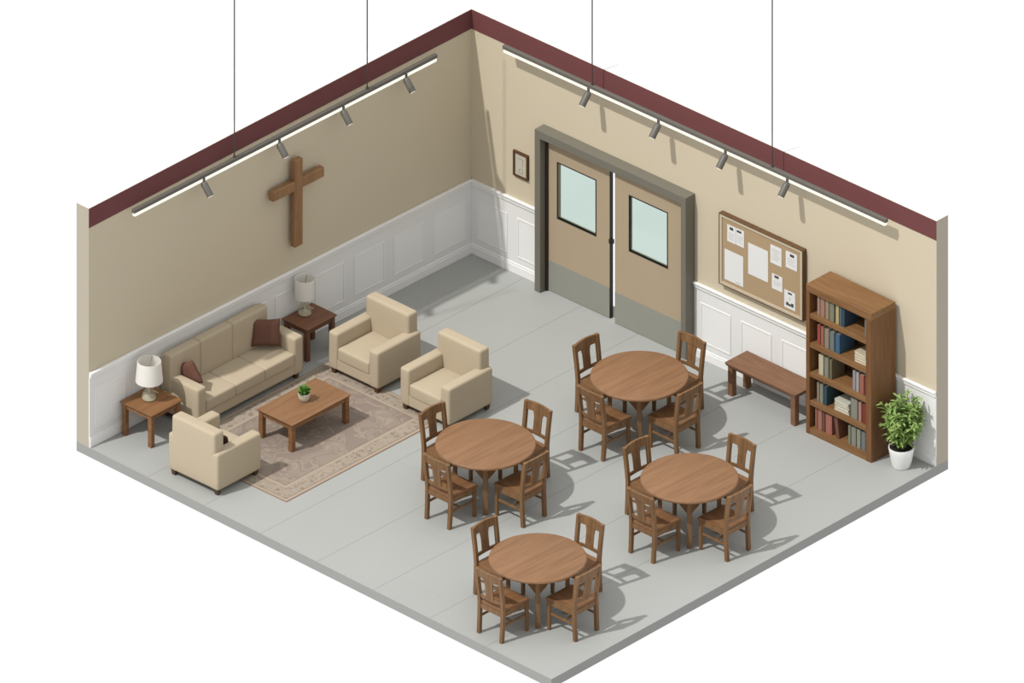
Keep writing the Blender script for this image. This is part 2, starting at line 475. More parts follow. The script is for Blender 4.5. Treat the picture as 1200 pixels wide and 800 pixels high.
def winof(tl, tr, br, bl, d):
    q = [dz(*p, d) for p in (tl, tr, br, bl)]
    return ((q[0][0]+q[3][0])/2, (q[1][0]+q[2][0])/2, (q[2][1]+q[3][1])/2, (q[0][1]+q[1][1])/2)
wl_ = winof((654, 191), (698, 211.5), (698, 275), (653.5, 255.5), 0.045)
wr_ = winof((738, 230), (782, 249.5), (781.5, 313), (738, 293.5), 0.085)
sA0 = DS0+FW+0.028; sA1 = dz(714.6, 300, .045)[0]
sB0 = dz(720.6, 300, .085)[0]; sB1 = DS1-0.075-0.004
leaf('door_1', sA0, sA1, 0.045, FH-0.102, wl_, 0.415, True)
leaf('door_2', sB0, sB1, 0.085, FH-0.102, wr_, 0.425, False)

# ---------------------------------------------------------------- things on the walls
RZL = math.atan2(dL.y, dL.x); RZR = math.atan2(dR.y, dR.x)
def on_plane(f, side, px, py, d):
    dd, nn = (dL, nL) if side == 'L' else (dR, nR)
    s = ((px-OX)/K - nn.dot(Rv)*d)/dd.dot(Rv)
    z = ((OY-py)/K - (dd*s+nn*d).dot(Uv))/Uv.z
    return s, z

# cross
bm = bmesh.new()
D = 0.12
sa, z_b = on_plane(pl, 'L', 345.7, 291.2, D); sb, _ = on_plane(pl, 'L', 355.6, 287.7, D)
_, z_t = on_plane(pl, 'L', 350.7, 187, D)
slabw(bm, pl, 'L', sb, sa, D-0.085, D, z_b, z_t, 0.012)
upright = bm
ha, hz0 = on_plane(pl, 'L', 320.6, 237, D); hb, hz1 = on_plane(pl, 'L', 380.7, 207.6, D)
zc = (hz0+hz1)/2
slabw(bm, pl, 'L', hb, ha, D-0.088, D-0.002, zc, zc+0.135, 0.012)
slabw(bm, pl, 'L', (sa+sb)/2-0.03, (sa+sb)/2+0.03, 0.001, D-0.08, zc+0.02, zc+0.11)
Mx = Matrix.Translation(pl((sa+sb)/2, 0.001, z_b)) @ Matrix.Rotation(RZL, 4, 'Z')
bmesh.ops.transform(bm, matrix=Mx.inverted(), verts=bm.verts)
cr = obj('wooden_cross', bm, M_cross); cr.matrix_world = Mx
tag(cr, 'large plain oak cross mounted on the tan left wall above the sofa', 'cross')

# small framed picture
def frame_box(bm, f, side, s0, s1, z0, z1, w, d0, d1, bev=0.0, mi=0):
    for q in ((s0, s1, z0, z0+w), (s0, s1, z1-w, z1), (s0, s0+w, z0+w, z1-w), (s1-w, s1, z0+w, z1-w)):
        slabw(bm, f, side, q[0], q[1], d0, d1, q[2], q[3], bev, mi)
d = 0.03
s0, za = on_plane(pr, 'R', 600.9, 176, d); s1, zb = on_plane(pr, 'R', 618, 183, d)
_, zc_ = on_plane(pr, 'R', 601, 204.9, d)
zt = (za+zb)/2; zb_ = zc_
pf = empty('picture_frame', pr((s0+s1)/2, 0, (zt+zb_)/2))
pinv = Matrix.Translation(-pf.location)
def child_w(name, bm, m, parent, smooth=False):
    """mesh built in world coordinates, parented to an unrotated thing"""
    bmesh.ops.translate(bm, vec=-parent.location, verts=bm.verts)
    return obj(name, bm, m, parent, smooth)
bm = bmesh.new(); frame_box(bm, pr, 'R', s0, s1, zb_, zt, 0.022, 0.0, d); child_w('frame', bm, M_pframe, pf)
bm = bmesh.new(); slabw(bm, pr, 'R', s0+0.02, s1-0.02, 0.002, 0.014, zb_+0.02, zt-0.02); child_w('mount', bm, M_mat, pf)
bm = bmesh.new(); cx = (s0+s1)/2
slabw(bm, pr, 'R', cx-0.045, cx+0.04, 0.014, 0.0155, zt-0.095, zt-0.088)
slabw(bm, pr, 'R', cx+0.022, cx+0.028, 0.014, 0.0155, zt-0.18, zt-0.095)
ring = 14
for k in range(ring):
    a0, a1 = 2*PI*k/ring, 2*PI*(k+1)/ring
    for (u0, v0, u1, v1) in ((cx+0.030*math.cos(a0), zb_+0.085+0.030*math.sin(a0), cx+0.030*math.cos(a1), zb_+0.085+0.030*math.sin(a1)),):
        slabw(bm, pr, 'R', min(u0, u1)-0.0015, max(u0, u1)+0.0015, 0.014, 0.0155, min(v0, v1)-0.0015, max(v0, v1)+0.0015)
child_w('line_drawing', bm, M_tanink, pf)
tag(pf, 'small brown framed line drawing on the wall left of the double doors', 'picture')

# cork notice board
d = 0.07
s0, zt0 = on_plane(pr, 'R', 842.2, 248.5, d); s1, zt1 = on_plane(pr, 'R', 940.6, 294.5, d)
_, zb0 = on_plane(pr, 'R', 842.2, 331.9, d); _, zb1 = on_plane(pr, 'R', 940.6, 377.2, d)
zt = (zt0+zt1)/2; zb_ = (zb0+zb1)/2
nb = empty('notice_board', pr((s0+s1)/2, 0, (zt+zb_)/2))
bm = bmesh.new(); frame_box(bm, pr, 'R', s0, s1, zb_, zt, 0.011, 0.0, d); child_w('outer_frame', bm, M_dframe, nb)
bm = bmesh.new(); frame_box(bm, pr, 'R', s0+0.011, s1-0.011, zb_+0.011, zt-0.011, 0.032, 0.01, d-0.004); child_w('inner_bead', bm, M_bframe, nb)
bm = bmesh.new(); slabw(bm, pr, 'R', s0+0.04, s1-0.04, 0.005, d-0.016, zb_+0.04, zt-0.04); child_w('cork_panel', bm, M_cork, nb)
tag(nb, 'cork notice board in a thin brown frame above the bench', 'notice board')
dcork = d-0.016
def z5(x, y): return 830+x/5.715, 240+y/5.715
def sheet(x0, y0, x1, y1, h, label, marks):
    """paper given by its top-left / top-right in the close-up and its height there"""
    (a, az_), (b, bz_) = on_plane(pr, 'R', *z5(x0, y0), dcork), on_plane(pr, 'R', *z5(x1, y1), dcork)
    zt_ = (az_+bz_)/2; hh = h/5.715/86.6
    root = empty('paper_notice', pr((a+b)/2, dcork, zt_-hh/2))
    bm = bmesh.new(); slabw(bm, pr, 'R', a, b, dcork+0.0008, dcork+0.003, zt_-hh, zt_); child_w('sheet', bm, M_paper, root)
    w = b-a
    for (u0, u1, v0, v1, m, nm) in marks:
        bm = bmesh.new(); slabw(bm, pr, 'R', a+w*u0, a+w*u1, dcork+0.003, dcork+0.0045, zt_-hh*v1, zt_-hh*v0)
        child_w(nm, bm, m, root)
    tag(root, label, 'paper', 'papers pinned to the notice board')
def lines(n_, v0, v1, u0=.15, u1=.85):
    return [(u0, u1-(0.15 if k % 3 == 2 else 0), v0+(v1-v0)*k/n_, v0+(v1-v0)*k/n_+0.018, M_faint, 'text_line') for k in range(n_)]
sheet(128, 128, 184, 152, 112, 'left one of the two adjoining small sheets, top left of the cork board', [(.3, .72, .10, .26, M_ink, 'dark_mark')]+lines(4, .45, .9))
sheet(186, 152, 240, 178, 112, 'right one of the two adjoining small sheets, top left of the cork board', [(.12, .68, .10, .22, M_ink, 'dark_mark')]+lines(4, .42, .9))
sheet(110, 292, 235, 347, 203, 'large blank white sheet at the bottom left of the cork board', [(.6, .85, .93, .945, M_faint, 'text_line')])
sheet(268, 250, 401, 312, 208, 'large blank white sheet in the centre of the cork board', [])
sheet(417, 262, 491, 294, 122, 'small blank-looking sheet right of the large central one on the cork board', lines(6, .2, .85))
sheet(520, 305, 595, 336, 110, 'small sheet with a dark mark in the top right of the cork board', [(.38, .75, .10, .26, M_ink, 'dark_mark')]+lines(4, .4, .85))
sheet(427, 455, 497, 487, 100, 'small sheet with a dark clip mark below the centre right of the cork board', [(.25, .65, .06, .22, M_ink, 'dark_mark')]+lines(3, .45, .8))
sheet(510, 563, 583, 594, 118, 'small sheet with a dark printed block near the bottom right of the cork board', [(.35, .7, .08, .18, M_ink, 'dark_mark'), (.18, .40, .66, .84, M_ink, 'dark_mark'), (.42, .62, .72, .84, M_ink, 'dark_mark'), (.64, .85, .64, .84, M_ink, 'dark_mark'), (.5, .54, .35, .5, M_faint, 'text_line')])

# ---------------------------------------------------------------- track lights
def track(side, f, pa, pb, spots, rods, label):
    d = 0.12 if side == 'L' else 0.185; w = 0.05
    nn, dd = (nL, dL) if side == 'L' else (nR, dR)
    s0, z0 = on_plane(f, side, *pa, d); s1, z1 = on_plane(f, side, *pb, d)
    zf = lambda s: z0+(z1-z0)*(s-s0)/(s1-s0)
    a, b = sorted((s0, s1))
    root = empty('track_light', f((a+b)/2, d, zf((a+b)/2)))
    bm = bmesh.new(); slabw(bm, f, side, a, b, d-w, d, lambda s: zf(s)-0.050, zf, 0.004); child_w('rail', bm, M_track, root)
    bm = bmesh.new(); slabw(bm, f, side, a+0.012, b-0.012, d-w+0.004, d-0.002, lambda s: zf(s)-0.094, lambda s: zf(s)-0.050, 0.006, seg=2); child_w('light_strip', bm, M_led, root, True)
    for px in rods:
        s = ((px-OX)/K - nn.dot(Rv)*(d-w/2))/dd.dot(Rv)
        p = f(s, d-w/2, zf(s)-0.004)
        bm = bmesh.new(); tube(bm, [p, p+Z3*2.45], 0.0075, 8); lathe(bm, [(0.016, 0), (0.016, 0.03), (0.009, 0.04)], 10, c=(p.x, p.y, p.z))
        child_w('suspension_rod', bm, M_rod, root, True)
    for px in spots:
        s = ((px-OX)/K - nn.dot(Rv)*d)/dd.dot(Rv)
        p = f(s, d-0.01, zf(s)-0.075)
        ax = (nn*0.13 - Z3*0.155).normalized()
        q = p - Z3*0.035 + nn*0.012
        bm = bmesh.new()
        tube(bm, [p+Z3*0.03+nn*0.012, q], 0.014, 10)
        box(bm, -0.022, 0.022, -0.012, 0.020, -0.03, 0.03, 0.003, M=Matrix.Translation(p+nn*0.0))
        tube(bm, [q-ax*0.014, q+ax*0.004, q+ax*0.016, q+ax*0.17, q+ax*0.175], [0.026, 0.038, 0.042, 0.042, 0.038], 20)
        sp_ = child_w('spotlight', bm, M_spot, root, True)
        bm = bmesh.new(); tube(bm, [q+ax*0.174, q+ax*0.179], 0.032, 20)
        bmesh.ops.translate(bm, vec=-root.location, verts=bm.verts)
        obj('lens', bm, M_lamp, sp_)
    tag(root, label, 'light')
track('L', pl, (157.5, 246.5), (513, 63.5), (238.5, 327, 402, 475.5), (274.7, 430.3), 'long track light with four spotlights hanging before the left wall above the cross')
track('R', pr, (588.5, 53), (1037.5, 257.5), (689.5, 771.5, 850, 922.5), (694, 905), 'long track light with four spotlights hanging before the wall with the doors')

# ---------------------------------------------------------------- dining tables and chairs
TR, TH = 0.578, 0.752
def make_table():
    root = empty('round_table')
    bm = bmesh.new()
    lathe(bm, [(TR-0.03, 0), (TR-0.010, 0.004), (TR-0.001, 0.014), (TR, 0.030), (TR-0.006, 0.040), (TR-0.016, 0.0445)], 96, c=(0, 0, TH-0.0445))
    obj('tabletop', bm, M_table, root, True)
    rr = 0.355; angs = [math.radians(-46.6+90*k) for k in range(4)]
    pos = [Vector((rr*math.cos(a), rr*math.sin(a), 0)) for a in angs]
    zt = TH-0.046
    for k in range(4):                    # arched aprons, deep beside each leg
        p, q_ = pos[k], pos[(k+1) % 4]
        d = (q_-p).normalized(); n_ = Vector((-d.y, d.x, 0)); L = (q_-p).length
        bm = bmesh.new(); rows = []
        for i in range(25):
            t = i/24; e = min(t, 1-t)*L
            dep = 0.06+0.20*max(0, 1-(e/0.25))**0.55 if e < 0.25 else 0.06
            c = p+d*(t*L)
            rows.append([bm.verts.new(c-n_*0.012+Z3*(zt-dep)), bm.verts.new(c+n_*0.012+Z3*(zt-dep)), bm.verts.new(c+n_*0.012+Z3*zt), bm.verts.new(c-n_*0.012+Z3*zt)])
        for a_, b_ in zip(rows, rows[1:]):
            for i in range(4): bm.faces.new((a_[i], a_[(i+1) % 4], b_[(i+1) % 4], b_[i]))
        bm.faces.new(rows[0][::-1]); bm.faces.new(rows[-1])
        obj('apron', bm, M_chair, root)
    for a in angs:
        M = Matrix.Rotation(a, 4, 'Z'); w = 0.034
        b_ = [M @ Vector(p) for p in ((rr-w, -w*0.9, 0), (rr+w*0.6, -w*0.9, 0), (rr+w*0.6, w*0.9, 0), (rr-w, w*0.9, 0))]
        t_ = [M @ Vector((p[0], p[1], zt)) for p in ((rr-w, -w*0.8), (rr+w*0.5, -w*0.8), (rr+w*0.5, w*0.8), (rr-w, w*0.8))]
        bm = bmesh.new(); hexa(bm, b_, t_, 0.006)
        obj('leg', bm, M_chair, root)
    return root

def make_chair():
    """faces +y; rear legs at y=-0.20, front legs at y=+0.20"""
    root = empty('dining_chair')
    SH = 0.435; HW = 0.185; yb = -0.20; yf = 0.195
    def post_y(z):                      # posts lean back above the seat
        return yb if z < SH else yb - 0.055*((z-SH)/(0.9-SH))**1.2
    for sx_ in (-1, 1):
        bm = bmesh.new()
        zs = [0.0, 0.22, SH, 0.55, 0.68, 0.80, 0.885]
        w = 0.021
        prev = None; rings = []
        for k, z in enumerate(zs):
            yy = post_y(z) - (0.018*(1-z/SH)**2 if z < SH else 0)
            x = sx_*(HW-0.004*(z < 0.1) + 0.010*max(0, z-SH))
            rings.append([bm.verts.new((x-w, yy-w*1.05, z)), bm.verts.new((x+w, yy-w*1.05, z)), bm.verts.new((x+w, yy+w*1.05, z)), bm.verts.new((x-w, yy+w*1.05, z))])
        for a, b in zip(rings, rings[1:]):
            for i in range(4): bm.faces.new((a[i], a[(i+1) % 4], b[(i+1) % 4], b[i]))
        bm.faces.new(rings[0][::-1]); bm.faces.new(rings[-1])
        obj('leg', bm, M_chair, root)
        bm = bmesh.new()
        x = sx_*(HW+0.008)
        hexa(bm, [(x-0.018, yf-0.018, 0), (x+0.018, yf-0.018, 0), (x+0.018, yf+0.018, 0), (x-0.018, yf+0.018, 0)],
                 [(x-0.021, yf-0.021, SH-0.03), (x+0.021, yf-0.021, SH-0.03), (x+0.021, yf+0.021, SH-0.03), (x-0.021, yf+0.021, SH-0.03)], 0.004)
        obj('leg', bm, M_chair, root)
    # seat: thin board slightly dished, front wider
    bm = bmesh.new()
    nx, ny = 14, 12
    def sp(u, v):
        hw = (HW-0.012)+(0.045)*v if v > 0.1 else (HW-0.020)
        hw = HW-0.008+0.036*v
        x = (u*2-1)*hw; y = yb-0.005+(yf+0.045-yb)*v
        dish = -0.010*math.sin(PI*u)*math.sin(PI*min(1, v*1.05))
        edge = -0.012*(max(0, v-0.9)/0.1)**2
        return Vector((x, y, SH+dish+edge))
    gt = [[bm.verts.new(sp(i/nx, j/ny)) for i in range(nx+1)] for j in range(ny+1)]
    gb = [[bm.verts.new(sp(i/nx, j/ny)*1 - Vector((0, 0, 0.030))) for i in range(nx+1)] for j in range(ny+1)]
    for j in range(ny):
        for i in range(nx):
            bm.faces.new((gt[j][i], gt[j][i+1], gt[j+1][i+1], gt[j+1][i]))
            bm.faces.new((gb[j][i], gb[j+1][i], gb[j+1][i+1], gb[j][i+1]))
    for i in range(nx):
        bm.faces.new((gt[0][i], gb[0][i], gb[0][i+1], gt[0][i+1])); bm.faces.new((gt[ny][i+1], gb[ny][i+1], gb[ny][i], gt[ny][i]))
    for j in range(ny):
        bm.faces.new((gt[j+1][0], gb[j+1][0], gb[j][0], gt[j][0])); bm.faces.new((gt[j][nx], gb[j][nx], gb[j+1][nx], gt[j+1][nx]))
    obj('seat', bm, M_seat, root, True)
    bm = bmesh.new()
    z0, z1 = SH-0.098, SH-0.034
    box(bm, -HW+0.015, HW-0.015, yb-0.014, yb+0.010, z0, z1, 0.002)
    box(bm, -HW+0.0, HW-0.0, yf-0.010, yf+0.014, z0, z1, 0.002)
    for s in (-1, 1):
        box(bm, s*(HW+0.002)-0.011, s*(HW+0.002)+0.011, yb+0.015, yf-0.015, z0, z1, 0.002)
    obj('seat_rail', bm, M_chair, root)
    for s in (-1, 1):
        bm = bmesh.new(); box(bm, s*(HW+0.001)-0.009, s*(HW+0.001)+0.009, yb, yf, 0.205, 0.232, 0.003); obj('stretcher', bm, M_chair, root)
    bm = bmesh.new(); box(bm, -HW, HW, -0.05, -0.03, 0.208, 0.229, 0.003); obj('stretcher', bm, M_chair, root)
    # curved top rail
    def bent(x, z): return post_y(z) - 0.018*(1-(x/HW)**2)
    def rail(bm, zlo, zhi, th=0.011, n=12, arch=0.0, X=HW):
        rows = []
        for i in range(n+1):
            x = -X+2*X*i/n
            zh = zhi+arch*(1-(x/X)**2)
            rows.append([bm.verts.new((x, bent(x, zlo)-th, zlo)), bm.verts.new((x, bent(x, zlo)+th, zlo)), bm.verts.new((x, bent(x, zh)+th, zh)), bm.verts.new((x, bent(x, zh)-th, zh))])
        for a, b in zip(rows, rows[1:]):
            for k in range(4): bm.faces.new((a[k], a[(k+1) % 4], b[(k+1) % 4], b[k]))
        bm.faces.new(rows[0][::-1]); bm.faces.new(rows[-1])
    bm = bmesh.new(); rail(bm, 0.785, 0.880, 0.014, arch=0.014, X=HW+0.022); obj('top_rail', bm, M_chair, root)
    bm = bmesh.new(); rail(bm, 0.497, 0.535, 0.010); obj('back_rail', bm, M_chair, root)
    # splat: narrow at the foot, widening with concave shoulders to the top rail
    bm = bmesh.new(); rows = []
    for k in range(13):
        t = k/12; z = 0.525+(0.80-0.525)*t
        hw = 0.060+0.028*max(0, (t-0.55)/0.45)**2.2
        y = bent(0, z)
        rows.append([bm.verts.new((-hw, y-0.007, z)), bm.verts.new((hw, y-0.007, z)), bm.verts.new((hw, y+0.007, z)), bm.verts.new((-hw, y+0.007, z))])
    for a, b in zip(rows, rows[1:]):
        for i in range(4): bm.faces.new((a[i], a[(i+1) % 4], b[(i+1) % 4], b[i]))
    bm.faces.new(rows[0][::-1]); bm.faces.new(rows[-1])
    obj('splat', bm, M_chair, root)
    return root

table_px = [((569.0, 519.0), 'nearest the armchairs'), ((749.3, 439.0), 'nearest the double doors'),
            ((808.0, 558.8), 'nearest the bookcase'), ((630.3, 652.5), 'closest to the front corner of the floor')]
t0 = make_table(); c0 = make_chair(); used = False
sides = [((0, -1), 0.79, 'on its front left'), ((1, 0), 0.762, 'on its front right'), ((-1, 0), 0.815, 'on its back left'), ((0, 1), 0.85, 'on its back right')]
tshort = ['nearest the armchairs', 'nearest the double doors', 'nearest the bookcase', 'at the front corner']
for i, ((px, py), lab) in enumerate(table_px):
    g = at(px, py, TH); g.z = 0
    t = t0 if i == 0 else copy_tree(t0)
    t.location = g
    if i == 0: t.scale = (1.025, 1.025, 1.0)
    else: t.scale = (1, 1, 1)
    tag(t, 'round oak dining table %s, with four chairs' % lab, 'table', 'round dining tables')
    for (dx, dy), D, sl in sides:
        c = copy_tree(c0) if used else c0
        used = True
        c.location = g + Vector((dx, dy, 0))*(D-0.20)
        c.rotation_euler = (0, 0, math.atan2(-dy, -dx)-PI/2)
        tag(c, 'oak slat-back dining chair at the round table %s, %s side' % (tshort[i], sl.replace('on its ', '')), 'chair', 'chairs around the round tables')

# ---------------------------------------------------------------- sofa
rug_top = 0.008
fr = at(355.6, 442.0)                     # front right floor corner
SD, SL = fr.x+0.030, 1.80
back_x = fr.x-SD
sofa = empty('sofa', (fr.x-SD/2, fr.y-SL/2, 0))
SDh, SLh = SD/2, SL/2
AW = 0.15
bm = bmesh.new(); cushion(bm, -SDh, SDh-0.012, -SLh+0.02, SLh-0.02, 0.085, 0.235, 0.02, 0.0); obj('base', bm, M_sofa, sofa, True)
for s in (-1, 1):
    bm = bmesh.new(); y0, y1 = sorted((s*SLh, s*(SLh-AW)))
    cushion(bm, -SDh+0.02, SDh, y0, y1, 0.08, 0.575, 0.032, 0.004); obj('armrest', bm, M_sofa, sofa, True)
bm = bmesh.new(); cushion(bm, -SDh, -SDh+0.09, -SLh+0.005, SLh-0.14, 0.085, 0.83, 0.03, 0.0); obj('back_frame', bm, M_sofa, sofa, True)
cw = (SL-2*AW)/3
for k in range(3):
    y0 = -SLh+AW+cw*k
    bm = bmesh.new(); cushion(bm, -SDh+0.14, SDh+0.004, y0+0.001, y0+cw-0.001, 0.225, 0.385, 0.024, 0.006); obj('seat_cushion', bm, M_sofa, sofa, True)
ycut = [-SLh-0.01, -SLh+AW+cw-0.15, -SLh+AW+2*cw-0.10, SLh-0.155]
for k in range(3):
    bm = bmesh.new(); cushion(bm, -SDh+0.055, -SDh+0.185, ycut[k]+0.001, ycut[k+1]-0.001, 0.375, 0.865, 0.028, 0.008, M=Matrix.Translation((0, 0, 0)))
    obj('back_cushion', bm, M_sofa, sofa, True)
for sx_ in (-1, 1):
    for sy_ in (-1, 1):
        bm = bmesh.new(); cx, cy = sx_*(SDh-0.06), sy_*(SLh-0.07)
        zb = (rug_top if (sx_ > 0) else 0.0)
        hexa(bm, [(cx-.022, cy-.022, zb), (cx+.022, cy-.022, zb), (cx+.022, cy+.022, zb), (cx-.022, cy+.022, zb)],
             [(cx-.032, cy-.032, .09), (cx+.032, cy-.032, .09), (cx+.032, cy+.032, .09), (cx-.032, cy+.032, .09)], 0.003)
        obj('foot', bm, M_foot, sofa)
tag(sofa, 'cream three-seat sofa with two brown cushions against the left wall', 'sofa')

def pillow(w, h, th, m, loc, rot, label, grp=None):
    bm = bmesh.new(); N = 14
    def P(u, v, s):
        a, b = 2*u-1, 2*v-1
        e = max(0, (1-a**4)*(1-b**4))
        pin = 1-0.07*(1-abs(b)**2)*abs(a)**2
        pin2 = 1-0.07*(1-abs(a)**2)*abs(b)**2
        return Vector((a*w/2*pin, s*(th/2)*e**0.55, b*h/2*pin2))
    A = [[bm.verts.new(P(i/N, j/N, 1)) for i in range(N+1)] for j in range(N+1)]
    B = [[(A[j][i] if i in (0, N) or j in (0, N) else bm.verts.new(P(i/N, j/N, -1))) for i in range(N+1)] for j in range(N+1)]
    for j in range(N):
        for i in range(N):
            bm.faces.new((A[j][i], A[j][i+1], A[j+1][i+1], A[j+1][i]))
            bm.faces.new((B[j][i], B[j+1][i], B[j+1][i+1], B[j][i+1]))
    o = obj('throw_pillow', bm, m, None, True, loc)
    o.rotation_euler = rot
    tag(o, label, 'cushion', grp)
    return o
# right pillow: against the back, near the right arm; left pillow leans in the corner by the left arm
p = Vector((sofa.location.x-SDh+0.275, fr.y-AW-0.20, 0))
q1 = at(311.5, 389.5, 0.56)
pillow(0.35, 0.34, 0.12, M_brown, q1-Fv*0.085, (math.radians(-14), 0, math.radians(46)), 'square brown cushion at the right end of the sofa', 'brown cushions on the sofa')
q2 = at(219.5, 432.0, 0.56)
pillow(0.32, 0.31, 0.11, M_brown, sofa.location+Vector((-0.03, -0.69, 0.59)), (math.radians(8), math.radians(-30), math.radians(-2)), 'brown cushion seen edge-on at the left end of the sofa', 'brown cushions on the sofa')

# ---------------------------------------------------------------- armchairs
ACW, ACD = 0.80, 0.745
def make_armchair():
    """faces -y; origin floor centre"""
    root = empty('armchair')
    W, D_ = ACW/2, ACD/2
    aw = 0.145
    bm = bmesh.new(); cushion(bm, -W+0.02, W-0.02, -D_+0.010, D_-0.01, 0.075, 0.22, 0.015, 0.0); obj('base', bm, M_sofa, root, True)
    for s in (-1, 1):
        x0, x1 = sorted((s*W, s*(W-aw)))
        bm = bmesh.new(); cushion(bm, x0, x1, -D_, D_, 0.07, 0.56, 0.032, 0.003)
        obj('armrest', bm, M_sofa, root, True)
    bm = bmesh.new(); cushion(bm, -W+aw+0.002, W-aw-0.002, -D_+0.004, D_-0.15, 0.21, 0.375, 0.024, 0.006); obj('seat_cushion', bm, M_sofa, root, True)
    bm = bmesh.new(); cushion(bm, -W+0.055, W-0.055, D_-0.165, D_+0.0, 0.075, 0.815, 0.032, 0.006); obj('backrest', bm, M_sofa, root, True)
    for sx_ in (-1, 1):
        for sy_ in (-1, 1):
            bm = bmesh.new(); cx, cy = sx_*(W-0.055), sy_*(D_-0.055)
            hexa(bm, [(cx-.025, cy-.025, 0), (cx+.025, cy-.025, 0), (cx+.025, cy+.025, 0), (cx-.025, cy+.025, 0)],
                 [(cx-.034, cy-.034, .08), (cx+.034, cy-.034, .08), (cx+.034, cy+.034, .08), (cx-.034, cy+.034, .08)], 0.003)
            obj('foot', bm, M_foot, root)
    return root
ac = make_armchair()
def place_ac(o, px, py, rz, label):
    q = at(px, py)       # the floor corner nearest the viewer
    if rz == 0: o.location = (q.x-ACW/2, q.y+ACD/2, 0.0085)
    else: o.location = (q.x-ACW/2, q.y+ACD/2, 0.0085)
    o.rotation_euler = (0, 0, rz)
    tag(o, label, 'armchair', 'cream armchairs')
ac2 = copy_tree(ac); ac3 = copy_tree(ac)
place_ac(ac, 442.6, 463.8, 0, 'cream armchair next to the dark side table, facing the viewer')
place_ac(ac2, 526.6, 506.2, 0, 'cream armchair nearest the round dining tables, facing the viewer')
place_ac(ac3, 255.2, 583.0, PI, 'cream armchair with its back to the viewer at the left front edge of the floor')
a3 = ac3.location
pillow(0.30, 0.26, 0.11, M_dark, (a3.x+0.130, a3.y-ACD/2+0.295, 0.375+0.150), (math.radians(16), 0, math.radians(12)), 'small dark brown cushion on the armchair seen from behind')

# ---------------------------------------------------------------- rug
RF = at(335.6, 588.5)
RX, RY = RF.x-at(384.6, 428).x+0.05, 2.72
def rug_mat():
    m, n, l, b = new_mat('woven_rug')
    b.inputs['Roughness'].default_value = 0.95; b.inputs['Specular IOR Level'].default_value = 0.05
    tc = n.new('ShaderNodeTexCoord'); sp = n.new('ShaderNodeSeparateXYZ'); l.new(tc.outputs['Object'], sp.inputs[0])
    def M(op, a, b_=None):
        q = n.new('ShaderNodeMath'); q.operation = op
        for i, v in enumerate((a, b_)):
            if v is None: continue
            if isinstance(v, (int, float)): q.inputs[i].default_value = v
            else: l.new(v, q.inputs[i])
        return q.outputs[0]
    def mixc(f, a, c):
        x = n.new('ShaderNodeMix'); x.data_type = 'RGBA'; l.new(f, x.inputs['Factor'])
        for k, v in ((6, a), (7, c)):
            if isinstance(v, tuple): x.inputs[k].default_value = v+(1,)
            else: l.new(v, x.inputs[k])
        return x.outputs[2]
    d = M('MINIMUM', M('SUBTRACT', RX/2, M('ABSOLUTE', sp.outputs[0])), M('SUBTRACT', RY/2, M('ABSOLUTE', sp.outputs[1])))
    cream = (0.34, 0.285, 0.222); tan = (0.195, 0.148, 0.112); rose = (0.235, 0.188, 0.158); pale = (0.30, 0.252, 0.205)
    # ornament: contour lines of a distorted noise / voronoi
    nz = n.new('ShaderNodeTexNoise'); nz.inputs['Scale'].default_value = 3.6; nz.inputs['Detail'].default_value = 1.5; nz.inputs['Distortion'].default_value = 1.2
    l.new(tc.outputs['Object'], nz.inputs['Vector'])
    con = M('LESS_THAN', M('ABSOLUTE', M('SUBTRACT', M('FRACT', M('MULTIPLY', nz.outputs['Fac'], 5.0)), 0.5)), 0.13)
    blob = M('GREATER_THAN', nz.outputs['Fac'], 0.56)
    field = mixc(M('MULTIPLY', blob, 0.45), rose, pale)
    field = mixc(M('MULTIPLY', con, 0.5), field, cream)
    vo = n.new('ShaderNodeTexVoronoi'); vo.inputs['Scale'].default_value = 9.5; vo.feature = 'DISTANCE_TO_EDGE'
    l.new(tc.outputs['Object'], vo.inputs['Vector'])
    nz2 = n.new('ShaderNodeTexNoise'); nz2.inputs['Scale'].default_value = 16; nz2.inputs['Detail'].default_value = 1; nz2.inputs['Distortion'].default_value = 0.8
    l.new(tc.outputs['Object'], nz2.inputs['Vector'])
    e1 = M('LESS_THAN', vo.outputs['Distance'], 0.10)
    e2 = M('GREATER_THAN', nz2.outputs['Fac'], 0.54)
    border = mixc(M('MULTIPLY', e2, 0.7), pale, tan)
    border = mixc(M('MULTIPLY', e1, 0.6), border, cream)
    col = mixc(M('GREATER_THAN', d, 0.050), cream, tan)
    col = mixc(M('GREATER_THAN', d, 0.060), col, border)
    col = mixc(M('GREATER_THAN', d, 0.225), col, cream)
    col = mixc(M('GREATER_THAN', d, 0.270), col, tan)
    col = mixc(M('GREATER_THAN', d, 0.280), col, field)
    col = mixc(M('LESS_THAN', d, 0.012), col, (0.26, 0.16, 0.11))
    fz = n.new('ShaderNodeTexNoise'); fz.inputs['Scale'].default_value = 160; l.new(tc.outputs['Object'], fz.inputs['Vector'])
    bp = n.new('ShaderNodeBump'); bp.inputs['Strength'].default_value = 0.25; bp.inputs['Distance'].default_value = 0.004
    l.new(fz.outputs['Fac'], bp.inputs['Height']); l.new(bp.outputs[0], b.inputs['Normal'])
    l.new(col, b.inputs['Base Color'])
    return m
bm = bmesh.new(); box(bm, -RX/2, RX/2, -RY/2, RY/2, 0, rug_top, 0.003)
rug = obj('patterned_rug', bm, rug_mat(), None, False, (RF.x-RX/2, RF.y+RY/2, 0.0))
tag(rug, 'beige oriental rug with a patterned border under the coffee table', 'rug')

